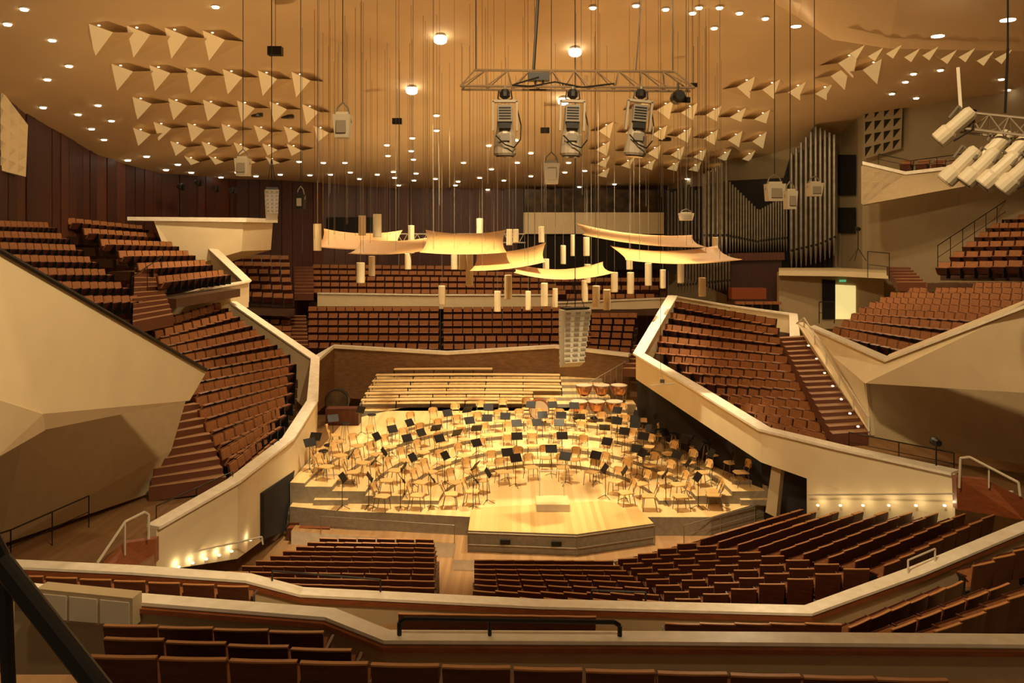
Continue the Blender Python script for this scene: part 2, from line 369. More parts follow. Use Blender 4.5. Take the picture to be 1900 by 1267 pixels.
# near-left gallery mass
mb=MB()
mb.prism([W(-150,385,10.8),W(0,469,12.8),W(383,690,20),W(352,743,19.4),W(84,797,14.8),W(78,768,14.4),W(-150,700,11)],(-2.2,.6,0),'cream')
mb.prism([W(-150,695,11),W(80,768,14.4),W(84,798,14.8),W(-10,852,13.4),W(-150,905,11.4)],(-2,.6,0),'cream')
struct(mb,'wall_left_gallery','large cream cantilevered gallery wall with sloping top')
MB().path([W(-150,383,10.75)+Vector((0,0,.03)),W(0,468,12.75)+Vector((0,0,.03)),W(383,689,19.9)+Vector((0,0,.03))],.04,'black').obj('coping_rail','black metal rail along the sloping gallery wall','rail')
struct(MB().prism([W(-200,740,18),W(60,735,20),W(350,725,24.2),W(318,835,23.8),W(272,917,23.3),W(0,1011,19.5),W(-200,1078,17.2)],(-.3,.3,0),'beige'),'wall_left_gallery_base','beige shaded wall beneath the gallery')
zf=2.42
LF=[G(-200,16.8),G(-200,17.8),G(0,19.9),G(272,23.6),G(430,24.6),G(430,23.2),G(300,20.7),G(285,20.1),G(290,17.2),G(100,16.4)]
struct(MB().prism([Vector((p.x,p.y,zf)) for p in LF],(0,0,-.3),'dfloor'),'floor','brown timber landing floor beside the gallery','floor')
# near-right gallery mass
A1,A2,A3,A4=W(1505,608,28),W(1645,670,21.5),W(1900,572,16),W(2150,480,13)
mb=MB()
mb.prism([A1,A2,W(1605,711,22),W(1545,660,25.5)],(.4,.6,0),'cream')
mb.prism([A2,A3,W(1890,728,17),W(1605,711,22)],(.6,1.2,0),'cream')
mb.prism([A3,A4,W(2150,745,14),W(1890,728,17)],(.6,1.2,0),'cream')
struct(mb,'wall_right_gallery','large cream gallery wall folded around the side seats')
mc=MB()
for a,b in ((A1,A2),(A2,A3),(A3,A4)):
    o=Vector((.11,.14,0)); mc.hexa([a-o,b-o,b+o*2,a+o*2],[a-o+Vector((0,0,.06)),b-o+Vector((0,0,.06)),b+o*2+Vector((0,0,.06)),a+o*2+Vector((0,0,.06))],'marble')
mc.obj('gallery_coping','pale marble coping along the folded gallery wall','coping')
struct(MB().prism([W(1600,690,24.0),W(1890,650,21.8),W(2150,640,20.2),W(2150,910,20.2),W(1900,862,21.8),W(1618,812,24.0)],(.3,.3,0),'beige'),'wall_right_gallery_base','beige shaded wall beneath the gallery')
struct(MB().prism([W(1478,598,31),W(1515,625,29.5),W(1606,708,23.9),W(1617,808,23.9),W(1500,640,30)],(.3,.1,0),'cream'),'wall_stair','cream wall beside the lit staircase')
RF=[G(1555,23.6),G(1618,24.2),G(1900,22),G(2150,20.4),G(2150,19.2),G(1900,19.6),G(1772,21.1)]
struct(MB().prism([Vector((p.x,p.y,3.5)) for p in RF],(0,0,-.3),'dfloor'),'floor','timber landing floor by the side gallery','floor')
# ---------------------------------------------------------------- stairs
def stair(bl,br,tl,tr,n,label,m='tread'):
    bl,br,tl,tr=[W(*p) for p in (bl,br,tl,tr)]; mb=MB()
    for i in range(n):
        a,b=lerp(bl,tl,i/n),lerp(br,tr,i/n); c,d=lerp(bl,tl,(i+1)/n),lerp(br,tr,(i+1)/n); z=c.z; zr=d.z
        a2=Vector((a.x,a.y,z));b2=Vector((b.x,b.y,zr)); dn=Vector((0,0,-.40))
        mb.hexa([a2+dn,b2+dn,d+dn,c+dn],[a2,b2,d,c],'riser',m)
    mb.obj('staircase',label,'stairs')
stair((276,918,23.0),(420,895,23.6),(320,755,24.6),(366,745,27),10,'timber staircase with red-brown risers beside the side terrace')
stair((1545,812,24.4),(1612,808,24.2),(1445,625,32),(1497,622,31),18,'timber staircase climbing beside the lit wall')
stair((246,606,27.5),(322,590,29.5),(250,497,33),(290,500,34.5),11,'timber staircase between upper side seats')
stair((546,550,48.5),(582,550,48.5),(546,495,52),(582,495,52),9,'timber staircase between rear seat blocks')
stair((540,645,43.6),(572,645,43.6),(540,585,47),(568,585,47),9,'timber staircase between rear seat blocks')
stair((1062,640,43.8),(1096,640,43.8),(1062,570,47.5),(1092,570,47.5),9,'timber staircase between rear seat blocks')
stair((1665,528,36),(1718,528,34.5),(1645,495,38.5),(1685,495,38),6,'timber staircase up to the top side seats')
stair((1155,690,41),(1182,690,40),(1178,640,43),(1200,640,43),6,'narrow timber staircase beside the choir')
stair((532,985,26.6),(612,985,26.4),(560,925,28.2),(618,925,28),6,'dark red timber steps up to the stage','band')
# ---------------------------------------------------------------- stage
SC=Vector((1.2,27.0))
AX=[3.6,4.8,6.0,7.1,8.0]; AY=[4.4,6.1,7.8,9.3,10.8]; ZZ=[1.0,1.13,1.27,1.41,1.55]; ZO=1.66
def arcpts(ax,ay,a0,a1,n=40):
    return [Vector((SC.x+ax*math.cos(a),SC.y+ay*math.sin(a),0)) for a in [lerp(a0,a1,i/n) for i in range(n+1)]]
mb=MB()
base=[(-7.2,26.9),(-5.2,26.4),(-3.9,26.3),(-1.2,25.9),(6.2,25.9),(8.6,27.6),(9.0,30.5),(8.6,36),(7.5,39),(-6.5,39),(-7.4,33)]
mb.prism([Vector((x,y,0)) for x,y in base],(0,0,1.0),'conc','stage')
for i in range(4):
    inn=arcpts(AX[i],AY[i],.02,math.pi-.02); out=arcpts(AX[i+1],AY[i+1],.02,math.pi-.02)
    z=ZZ[i+1]
    for j in range(40):
        a,b,c,d=inn[j],out[j],out[j+1],inn[j+1]
        mb.hexa([p+Vector((0,0,.9)) for p in (a,b,c,d)],[p+Vector((0,0,z)) for p in (a,b,c,d)],'conc','stage')
out=arcpts(AX[4],AY[4],.02,math.pi-.02)
for j in range(40):
    a,d=out[j],out[j+1]; f=1.35
    b=Vector((max(-7.3,min(9.0,SC.x+(a.x-SC.x)*f)),min(39,SC.y+(a.y-SC.y)*f),0)); c=Vector((max(-7.3,min(9.0,SC.x+(d.x-SC.x)*f)),min(39,SC.y+(d.y-SC.y)*f),0))
    mb.hexa([p+Vector((0,0,.9)) for p in (a,b,c,d)],[p+Vector((0,0,ZO)) for p in (a,b,c,d)],'conc','stage')
o=mb.obj('concert_stage','pale timber concert stage with curved grey-edged terraces','stage')
mb=MB(); ap=[(-1.3,26.6),(-1.3,24.6),(1.9,24.3),(4.3,25.2),(4.0,26.9),(2.9,27.3)]
mb.prism([Vector((x,y,0.43)) for x,y in ap],(0,0,.62),'conc','stageb')
for x,y in ((-.2,24.47),(1.3,24.33)): mb.box((x,y,.75),(.3,.05,.12),'black')
mb.obj('stage_apron','honey-coloured timber apron platform projecting from the stage','stage')
mb=MB(); cb=[(-7.0,26.3),(-1.7,25.2),(-1.7,24.0),(2.0,23.7),(4.8,24.7),(9.6,27.9),(9.6,30),(-7.0,30)]
mb.prism([Vector((x,y,0)) for x,y in cb],(0,0,.42),'marble','floor'); mb.obj('stage_plinth','cream stone plinth running around the stage foot','plinth')
mb=MB().box((1.3,26.7,1.06+.11),(1.05,.95,.22),'white',mt='bench'); mb.obj('conductor_podium','small white conductor podium on the stage','podium')
MB().path([(0.9,27.1,1.25),(0.9,27.1,2.1),(1.7,27.1,2.1),(1.7,27.1,1.25)],.015,'white').obj('podium_rail','pale metal safety rail behind the conductor podium','rail')
for x0 in (-5.9,8.0):
    mb=MB()
    for i in range(3): mb.box((x0,27.0+i*.45+.22,1.0+.09*(i+1)),(1.1,.45,.18*(i+1)),'conc',mt='stage')
    mb.obj('stage_steps','small timber steps at the side of the stage tiers','steps')
mb=MB()
for i in range(6):
    y=38.2+i*.72; z=1.66+i*.165; mb.box((-1.2,y+.36,z/2),(12.0-.1*i,.72,z),'conc',mt='stage')
mb.obj('choir_terrace','stepped timber choir platform at the rear of the stage','stage')
def bench(i):
    y=38.6+i*.72; z=1.66+i*.165; x0=-7.0+.05*i; x1=(1.0 if i<2 else 2.4)
    if i==5: x1=-1.0; x0=-6.0
    n=10; pts=[(lerp(x0,x1,t/n), y+.45*(1-((lerp(x0,x1,t/n)+2)/5)**2)*.5) for t in range(n+1)]
    m2=MB(); e=MB()
    for (xa,ya),(xb,yb) in zip(pts,pts[1:]):
        m2.hexa([(xa,ya-.17,z+.40),(xb,yb-.17,z+.40),(xb,yb+.17,z+.40),(xa,ya+.17,z+.40)],[(xa,ya-.17,z+.45),(xb,yb-.17,z+.45),(xb,yb+.17,z+.45),(xa,ya+.17,z+.45)],'bench')
        e.tube((xa,ya,z+.38),(xb,yb,z+.38),.02,'black')
    for t in range(0,n+1,2):
        x,yy=pts[t]; e.tube((x,yy-.12,z),(x,yy-.12,z+.40),.016,'black').tube((x,yy+.12,z),(x,yy+.12,z+.40),.016,'black').tube((x,yy-.12,z+.38),(x,yy+.12,z+.38),.016,'black')
    o=m2.obj('choir_bench','long gently curved pale timber choir bench on the stepped platform','bench','choir benches'); e.obj('leg_frame',parent=o)
for i in range(6): bench(i)
def chair_parts():
    b=MB(); n=6
    def ring(z,w,y,t0,t1):
        return [((i/n*2-1)*w/2,y-.05*(1-(i/n*2-1)**2)+t0,z) for i in range(n+1)]+[((i/n*2-1)*w/2,y-.05*(1-(i/n*2-1)**2)+t1,z) for i in range(n,-1,-1)]
    b.hexa(ring(.60,.30,-.22,-.012,.012),ring(.68,.43,-.25,-.012,.012),'chair').hexa(ring(.68,.43,-.25,-.012,.012),ring(.82,.41,-.27,-.012,.012),'chair').hexa(ring(.82,.41,-.27,-.012,.012),ring(.87,.28,-.28,-.012,.012),'chair')
    s=MB(); s.hexa([(-.20,-.2,.44),(.20,-.2,.44),(.23,.14,.45),(.16,.24,.44),(-.16,.24,.44),(-.23,.14,.45)],[(-.20,-.2,.47),(.20,-.2,.47),(.23,.14,.48),(.16,.24,.465),(-.16,.24,.465),(-.23,.14,.48)],'chair')
    P=[('backrest',b.data('backrest')),('seat',s.data('seat'))]
    for x,y,xx,yy in ((-.17,-.15,-.2,-.24),(.17,-.15,.2,-.24),(-.17,.17,-.2,.22),(.17,.17,.2,.22)):
        l=MB().tube((xx,yy,0),(x,y,.45),.013,'grey',5)
        if y<0: l.tube((x,y,.45),(x*.9,-.27,.78),.012,'grey',5)
        P.append(('leg',l.data('leg')))
    return P
CP=chair_parts()
def stand_parts():
    d=MB().box((0,0,1.02),(.42,.018,.28),'black',rx=-.6).box((0,-.09,.90),(.42,.06,.015),'black',rx=-.6)
    p=MB().tube((0,0.02,.05),(0,0.02,1.0),.012,'black',5)
    l=MB()
    for a in (0.5,2.6,4.7): l.tube((0,0.02,.12),(.24*math.cos(a),.24*math.sin(a),0.01),.010,'black',4)
    return [('desk',d.data('desk')),('pole',p.data('pole')),('base',l.data('base'))]
SD=stand_parts()
def stagez(x,y):
    r=lambda i: math.hypot((x-SC.x)/AX[i],(y-SC.y)/AY[i])
    if y<SC.y+.15: return 1.0
    for i in range(5):
        if r(i)<=1: return ZZ[i]
    return ZO
CL='curved beech plywood orchestra chair with thin metal legs on stage'
rings=[(2.5,2.9,8),(3.2,4.0,11),(4.3,5.3,16),(5.4,7.0,20),(6.55,8.55,23),(7.5,10.1,22)]
for ri,(ax,ay,n) in enumerate(rings):
    for j in range(n):
        t=(j+.5)/n; a=lerp(-.28,math.pi+.24,t)+random.uniform(-.012,.012); k=random.uniform(.99,1.01)
        if ri>=4: a=lerp(.02,math.pi-.02,t)
        x=SC.x+ax*k*math.cos(a); y=SC.y+ay*k*math.sin(a)
        if y<26.45: y=26.5+random.uniform(0,.15)
        z=stagez(x,y)
        rz=math.atan2(-(SC.x-x),(SC.y-1-y))+random.uniform(-.3,.3)
        inst('orchestra_chair',CP,(x,y,z),rz,CL,'chair','orchestra chairs on the stage')
        if j%2==0 or (ri>2 and j%4==1):
            q=.80 if ri<2 else .885
            a2=a+.9*math.pi/n; x2=SC.x+ax*q*math.cos(a2); y2=max(26.6,SC.y+ay*q*math.sin(a2)); z2=stagez(x2,y2)
            rz2=math.atan2(-(x2-SC.x),(y2-SC.y))+random.uniform(-.3,.3)
            inst('music_stand',SD,(x2,y2,z2),rz2+random.choice([0,0,0,math.pi]),'black metal music stand with tilted desk on stage','music stand','music stands on the stage')
for x,y in ((-6.6,28.5),(-6.9,29.6),(-6.5,30.8),(-6.8,31.8),(8.5,30.3),(8.4,31.6),(8.3,33),(7.6,34.5)):
    inst('orchestra_chair',CP,(x,y,stagez(x,y)),-1.4 if x<0 else 1.4,CL,'chair','orchestra chairs on the stage')
    if x>0: inst('music_stand',SD,(x-.7,y+.1,stagez(x-.7,y+.1)),-1.3,'black metal music stand with tilted desk on stage','music stand','music stands on the stage')
def stool_parts():
    s=MB().lathe([(.17,.72),(.18,.75),(.16,.77)],(0,0,0),'black',10); P=[('seat',s.data('seat'))]
    for a in (0.4,2.0,3.5,5.1): P.append(('leg',MB().tube((.08*math.cos(a),.08*math.sin(a),.72),(.2*math.cos(a),.2*math.sin(a),0),.012,'steel',4).data('leg')))
    return P
ST=stool_parts()
for u,v,d in ((1195,800,33.5),(1225,815,32.5),(1250,825,31.8),(1290,830,31),(1310,845,30.3),(600,885,28.8),(610,860,29.6),(640,820,32.5),(690,800,34),(1200,860,30)):
    p=W(u,v,d); z=stagez(p.x,p.y); inst('stool',ST,(p.x,p.y,z),0,'tall black-topped bass player stool on stage','stool','tall stools on the stage')
    inst('music_stand',SD,(p.x-.4,p.y-.3,stagez(p.x-.4,p.y-.3)),random.uniform(-1,1),'black metal music stand beside a tall stool','music stand','music stands on the stage')
def timp():
    b=MB().lathe([(.08,.30),(.22,.36),(.34,.5),(.39,.72),(.40,.84)],(0,0,0),'copper',16).data('bowl',True)
    h=MB().lathe([(.41,.83),(.41,.87),(.39,.875)],(0,0,0),'skin',16).data('drumhead')
    f=MB()
    for a in range(6): t=a*math.pi/3; f.tube((.42*math.cos(t),.42*math.sin(t),.85),(.30*math.cos(t),.30*math.sin(t),.05),.014,'steel',4)
    f.lathe([(.3,.02),(.32,.06),(.28,.08)],(0,0,0),'black',12)
    return [('bowl',b),('drumhead',h),('frame',f.data('frame'))]
TP=timp()
MB().box((4.2,38.0,1.85),(2.8,1.0,.5),'conc',mt='stage').obj('drum_riser','raised timber platform carrying kettledrums','stage platform')
for x,y,z in ((2.95,36.5,ZO),(3.72,36.5,ZO),(4.5,36.5,ZO),(3.3,38.0,2.1),(4.1,38.0,2.1),(4.9,38.0,2.1)):
    inst('timpani',TP,(x,y,z),0,'copper timpani kettledrum with pale head on stage','drum','timpani on the stage',.92)
def bigdrum(p,r,lab,sh='copper'):
    e=bpy.data.objects.new('bass_drum',None); e.location=p; COL.objects.link(e); tagit(e,lab,'drum')
    MB().lathe([(r,-.2),(r+.03,-.2),(r+.03,.2),(r,.2)],(0,0,r+.15),sh,24,'Y').obj('shell',parent=e)
    MB().lathe([(r-.01,-.215),(r-.01,-.205)],(0,0,r+.15),'skin' if sh!='black' else 'glass',24,'Y').obj('drumhead',parent=e)
    MB().tube((-r*.7,-.2,0),(-r*.5,0,r*.5),.02,'black').tube((r*.7,-.2,0),(r*.5,0,r*.5),.02,'black').tube((-r*.7,.2,0),(-r*.5,0,r*.5),.02,'black').tube((r*.7,.2,0),(r*.5,0,r*.5),.02,'black').tube((-r*.5,0,r*.5),(r*.5,0,r*.5),.02,'black').obj('stand',parent=e)
p=W(1000,800,36.4); bigdrum((p.x,p.y,stagez(p.x,p.y)),.42,'pale-headed bass drum standing on the stage','band')
p=W(626,760,37.3); bigdrum((p.x,p.y,ZO),.5,'dark bass drum on a stand near the choir','black')
p=W(637,775,35.6); MB().box((0,0,.35),(1.4,.6,.7),'wallw2').box((0,-.31,.35),(1.3,.02,.6),'wallw2').obj('instrument_case','dark timber equipment case on stage','case').location=(p.x,p.y,ZO)
# ---------------------------------------------------------------- rails
def rail(pts,h,label,m='black',r=.022,mid=False,sp=1.4,name='railing'):
    P=[Vector(p) for p in pts]; mb=MB(); H=Vector((0,0,h)); mb.path([p+H for p in P],r,m)
    if mid: mb.path([p+H*.5 for p in P],r*.6,m)
    o=mb.obj(name,label,'railing')
    for a,b in zip(P,P[1:]):
        n=max(1,int((b-a).length/sp))
        for i in range(n+1): q=lerp(a,b,i/n); MB().tube(q,q+H,r*.8,m).obj('post',parent=o)
    return o
a,b=W(741,1185,9.1),W(1150,1188,9.1)
MB().path([a,a+Vector((0,0,.18)),a+Vector((.06,0,.22)),b+Vector((-.06,0,.2)),b+Vector((0,0,.16)),b],.026,'black',8).tube(lerp(a,b,.41),lerp(a,b,.41)+Vector((0,0,.2)),.022,'black').obj('guard_rail','black tubular guard rail fixed on the marble coping','railing')
for (u0,v0,d0,u1,v1,d1) in ((505,1082,16.1,706,1098,16.2),(1098,1118,16.2,1198,1122,16.0),(1685,1062,16.4,1735,1040,16.8)):
    a=W(u0,v0,d0);b=W(u1,v1,d1); MB().path([a,a+Vector((0,0,.24)),b+Vector((0,0,.24)),b],.02,'black' if u0<1600 else 'white').obj('guard_rail','short tubular guard rail on the marble coping','railing')
MB().path([W(-60,925,2.2),W(0,1040,2.2),W(195,1290,2.05),W(260,1400,2.0)],.028,'black',12).tube(W(8,1050,2.2),W(22,1420,2.2),.018,'black',10).obj('handrail','thick glossy black tubular stair handrail','railing')
MB().path([W(180,1045,17.4),W(232,968,18.3),W(268,950,19),W(276,955,19.1),W(276,1000,19)],.03,'white').tube(W(232,968,18.3),W(232,1030,18.3),.02,'white').obj('handrail','white tubular handrail at the terrace end','railing')
struct(MB().prism([W(186,1048,17.6),W(228,1008,18.5),W(288,1000,19.4),W(288,1045,19.2),W(200,1062,17.6)],(0,.2,0),'band'),'wall_stair_side','red-brown timber stair side panel')
MB().path([W(1780,905,20.2),W(1782,850,20.2),W(1800,848,20.0),W(1890,895,18.8),W(1893,920,18.8)],.03,'white').tube(W(1835,866,19.6),W(1835,905,19.6),.02,'white').obj('handrail','white tubular handrail at the terrace end','railing')
struct(MB().prism([W(1774,885,20.4),W(1830,890,19.8),W(1900,925,18.8),W(1900,965,18.9),W(1776,945,20.5)],(0,.2,0),'band'),'wall_stair_side','red-brown timber stair side panel')
MB().path([W(240,1050,19.9),W(486,996,22.9),W(488,1010,22.9)],.025,'white').obj('handrail','white tubular handrail along the terrace foot','railing')
MB().path([W(1500,918,23.9),W(1770,916,20.6),W(1880,912,19.3)],.025,'white').obj('handrail','pale tubular handrail along the terrace foot','railing')
o=MB().path([W(1478,600,31),W(1492,590,30.5),W(1612,775,23.9),W(1612,800,23.8)],.03,'white').obj('handrail','white tubular handrail along the lit staircase','railing')
for i in range(6):
    q=lerp(W(1492,590,30.5),W(1612,775,23.9),i/5); MB().tube(q,q-Vector((0,0,.5)),.02,'white').obj('post',parent=o)
rail([(-6.0,26.05,.42),(-1.75,25.25,.42)],.55,'thin grey railing before the stage','steel',.015,True,2.2)
rail([(5.2,25.1,.42),(9.2,27.8,.42)],.6,'thin grey railing before the stage','steel',.018,True,1.6)
rail([(-7.0,28.3,1.0),(-5.4,28.4,1.0)],.6,'thin grey railing on the stage tier edge','steel',.015,True,1.0)
rail([(7.6,28.2,1.0),(8.8,28.2,1.0)],.6,'thin grey railing on the stage tier edge','steel',.015,True,1.0)
MB().path([(-1.3,24.55,1.0),(1.9,24.24,1.0),(4.32,25.15,1.0)],.018,'steel').path([(-1.3,24.55,.65),(1.9,24.24,.65),(4.32,25.15,.65)],.018,'steel').tube((-1.3,24.55,.42),(-1.3,24.55,1.0),.018,'steel').tube((1.9,24.24,.42),(1.9,24.24,1.0),.018,'steel').tube((4.32,25.15,.42),(4.32,25.15,1.0),.018,'steel').obj('apron_rail','low metal trim rail on the apron edge','rail')
a=W(1078,722,40); b=W(1165,672,41.5)
rail([a-Vector((0,0,.9)),b-Vector((0,0,.9))],1.0,'grey vertical-bar railing beside the choir benches','steel',.02,False,.35)
rail([Vector((G(165,21).x,21,zf)),Vector((G(20,18.6).x,18.6,zf)),Vector((G(-100,17.4).x,17.4,zf))],.8,'dark railing on the gallery landing','black',.018,True,1.2)
rail([W(432,905,23.0),W(290,972,20.9)],.45,'dark railing beside the staircase','black',.016,False,1)
rail([W(1575,838,23.6),W(1770,880,21.4)],.55,'dark railing behind the terrace parapet','black',.018,True,1.2)
rail([W(1740,500,34.5),W(1870,410,38)],1.0,'black railing beside the top side seats','black',.02,True,1)
rail([W(1610,515,38),W(1650,520,37)],1.2,'black railing at the stair head','black',.02,True,.8)
rail([W(1520,600,31),W(1548,600,31)],.8,'black railing at the gallery door','black',.02,True,.5)
rail([W(245,560,30),W(300,520,32)],.9,'dark railing on the side stair','black',.02,False,1)
# ---------------------------------------------------------------- booths
def pl(pts,m,mt=None,vec=(0,.3,0)): return MB().prism([W(*p) for p in pts],vec,m,mt)
mb=pl([(285,409,39.8),(452,411,41.5),(448,466,41.5),(345,496,40.5),(308,470,40)],'cream',vec=(.6,3.0,0))
mb.prism([W(236,402,39.2),W(457,404,41.2),W(457,412,41.2),(W(236,409,39.2))],(.6,3.4,0),'marble'); mb.obj('lighting_booth','cream cantilevered technical booth above the seats','booth')
for i,(u,hh) in enumerate(((335,1.6),(368,1.8),(400,1.5),(430,1.4))):
    p=W(u,403,43); q=Vector((p.x,p.y,CZ+.75)); e=MB().tube(q,q+Vector((0,0,hh)),.03,'black').obj('lamp_stand','black stand with a theatre spotlight in the booth','spotlight','booth spotlights')
    MB().lathe([(.10,-.25),(.14,-.2),(.16,.2),(.2,.25)],q+Vector((0,0,hh)),'black',10,'Y').box(q+Vector((.2,0,hh)),(.05,.3,.3),'black').obj('lamp_head',parent=e)
mb=pl([(972,352,55.5),(1232,352,55.5),(1232,396,55.5),(972,396,55.5)],'glass',vec=(0,.3,0))
for u in (972,1040,1102,1170,1232): mb.tube(W(u,350,55.4),W(u,396,55.4),.05,'black')
mb.obj('window_1','dark glazed control room window under the ceiling','window',kind='structure')
pl([(972,394,54.5),(1232,394,54.5),(1232,434,54.5),(972,434,54.5)],'cream',vec=(0,.8,0)).obj('control_booth','cream balcony front of the rear control room','booth')
pl([(960,434,54.8),(1232,434,54.8),(1232,500,54.8),(960,500,54.8)],'dark',vec=(0,.3,0)).obj('door_4','dark recess under the rear control room','opening',kind='structure')  # flat black panel paints the darkness below the booth front
pl([(608,403,54.9),(690,403,55.4),(690,430,55.4),(608,430,54.9)],'dark',vec=(0,.2,0)).obj('window_3','dark slot window in the timber wall','window',kind='structure')
tr3=MB()
for v in (434,450): tr3.tube(W(720,v,52),W(975,v,52),.04,'white')
for i in range(14): tr3.tube(W(720+i*18,434,52),W(729+i*18,450,52),.025,'white').tube(W(729+i*18,450,52),W(738+i*18,434,52),.025,'white')
for u in (760,900): tr3.tube(W(u,434,52),W(u,340,52),.015,'black')
tr3.obj('rear_truss','pale horizontal lattice truss hanging before the rear wall','truss')
def relief(quad,nu,nv,amp,m,m2,label,nrm):
    A,B,Cc,D=[W(*q) for q in quad]; mb=MB(); nrm=Vector(nrm)
    mb.prism([A,B,Cc,D],-nrm*.15,m)
    def P(s,t): return lerp(lerp(A,B,s),lerp(D,Cc,s),t)
    for i in range(nu):
        for j in range(nv):
            s0,s1,t0,t1=(i+.12)/nu,(i+.88)/nu,(j+.12)/nv,(j+.88)/nv
            a,b,c=P(s0,t0)+nrm*.01,P(s1,t0)+nrm*.01,P(s0,t1)+nrm*.01; ap=P(s0+.2*(s1-s0),t0+.15*(t1-t0))+nrm*amp
            mb.face([a,b,ap],m2); mb.face([b,c,ap],m2); mb.face([c,a,ap],m2)
    return mb.obj('wall_relief',label,'wall panel',kind='structure')
relief([(-60,85,29.2),(52,232,32),(48,328,32),(-60,300,29.2)],6,5,.12,'cream','cream','cream acoustic wall panel with small triangular relief',(.9,-.4,0))
relief([(1603,200,43.6),(1675,196,42.2),(1672,275,42.2),(1603,295,43.6)],4,4,.02,'olive','dark','beige panel pierced with dark triangular openings',(-.3,-.9,0))
relief([(1598,308,40),(1680,325,39),(1660,368,39.2),(1598,378,40)],4,3,.05,'beige','beige','beige balcony panel with triangular relief',(-.3,-.9,0))
mb=MB(); mb.prism([W(1600,303,40),W(1680,322,39),W(1900,296,35),W(2100,270,32),W(2100,350,32),W(1900,326,35),W(1600,380,40)],(.6,1.2,0),'beige')
mb.prism([W(1600,299,39.9),W(1680,318,38.9),W(1900,292,34.9),W(2100,266,31.9),W(2100,271,31.9),W(1900,298,34.9),W(1680,324,38.9),W(1600,305,39.9)],(.2,.4,0),'marble')
mb.obj('upper_balcony','cream upper balcony projecting from the side wall','balcony')
rail([W(1630,305,40),W(1690,318,39),W(1900,292,35),W(2000,280,33)],.5,'dark railing on the upper balcony','black',.02,True,1.2)
for i in range(6):
    u=1680+i*30
    p=W(u,312,38.5-i*.5); inst('balcony_chair',SP,(p.x+.3,p.y+.6,p.z-.4),2.3,'red-brown wooden seat on the upper balcony','seat','upper balcony seats')
zs=CZ-1.95
MB().prism([Vector((G(1445,41.8).x,41.8,zs)),Vector((G(1555,41).x,41,zs)),Vector((G(1690,38).x,38,zs)),Vector((G(1700,40).x,41.2,zs)),Vector((G(1560,45).x,45,zs)),Vector((G(1445,45).x,45,zs))],(0,0,-.25),'cream').obj('gallery_slab','cream landing slab of the side gallery','landing')
struct(pl([(1445,505,42.7),(1640,505,42.7),(1640,610,42.7),(1445,610,42.7)],'beige'),'wall_organ_base','beige wall beneath the organ pipes')
struct(pl([(1550,528,42.6),(1588,530,42.6),(1588,592,42.6),(1550,592,42.6)],'door',vec=(0,.05,0)),'door_1','open door with the corridor light painted as a yellow glow','door')
struct(pl([(1526,518,42.6),(1550,520,42.6),(1550,592,42.6),(1526,592,42.6)],'dark',vec=(0,.05,0)),'wall_door_recess','black sheet painting the shade of a door recess beside the lit corridor')  # thin black sheet; the recess darkness is colour, not depth
pl([(1558,519,42.5),(1570,519,42.5),(1570,523,42.5),(1558,523,42.5)],'green',vec=(0,.06,0)).obj('exit_sign','small green illuminated exit sign above a door','sign')
for v0,v1 in ((287,362),(385,432)):
    struct(pl([(1556,v0,46.9),(1588,v0,44.95),(1588,v1,44.95),(1556,v1,46.9)],'dark',vec=(0,.1,0)),'window_2','dark recessed opening beside the organ','window')
# ---------------------------------------------------------------- organ
org=bpy.data.objects.new('pipe_organ',None); org.location=W(1380,540,46); COL.objects.link(org); tagit(org,'large pipe organ with tall dull metal pipes and dark case','pipe organ')
O0=org.location.copy()
def opart(mb,name,label=None):
    mb.v=[tuple(Vector(p)-O0) for p in mb.v]; return mb.obj(name,parent=org,label=label)
mb=MB(); mb.prism([W(1236,352,48.6),W(1300,345,48.3),W(1352,335,48),W(1458,330,47.2),W(1470,290,46.7),W(1545,250,46.5),W(1545,505,46.5),W(1350,548,47.5),W(1236,500,48.6)],(0,.4,0),'dark'); opart(mb,'case','dark timber organ case')
def pipes(u0,u1,n,vt,vb,d0,d1,wf=.8,tilt=0,m='pipe'):
    for i in range(n):
        t=(i+.5)/n; u=lerp(u0,u1,t); d=lerp(d0,d1,t); r=abs(u1-u0)/n*d/F*.5*wf
        top=W(u,vt(t),d); bot=W(u+tilt,vb(t),d); foot=bot+(top-bot).normalized()*min(.9,(top-bot).length*.2)
        mb=MB().tube(bot,foot,r*.25,m,8,r2=r).tube(foot,top,r,m,8).box(foot+Vector((0,-r,.12)),(r*1.2,.03,.12),'dark')
        opart(mb,'pipe')
pipes(1237,1300,10,lambda t:350-6*t+8*math.sin(t*9),lambda t:478-5*t,47.6,47.3,m='pipe2')
pipes(1303,1352,6,lambda t:325-30*t,lambda t:470,47,46.8,.85)
pipes(1352,1408,11,lambda t:335+55*t,lambda t:468,46.8,46.2)
pipes(1408,1462,11,lambda t:390-30*t,lambda t:466,46.2,45.8)
pipes(1464,1518,6,lambda t:290-60*t,lambda t:500-12*t,45.5,45,.85)
pipes(1518,1552,4,lambda t:236+16*t,lambda t:488-15*t,45,44.6,.85)
pipes(1255,1356,18,lambda t:488-18*t,lambda t:545-8*t,46,45)
mb=MB().prism([W(1352,470,45.6),W(1456,468,45.2),W(1456,482,45.2),W(1352,484,45.6)],(0,.6,0),'wallw2'); opart(mb,'sill')
mb=MB().prism([W(1352,480,45.9),W(1450,480,45.5),W(1450,560,45.5),W(1352,560,45.9)],(0,.4,0),'wallw3'); opart(mb,'lower_case')
mb=MB().prism([W(1358,535,42),W(1422,535,42),W(1422,555,42),W(1358,555,42)],(0,.7,0),'mesh'); mb.obj('organ_console','low red-brown organ console below the pipes','organ console')
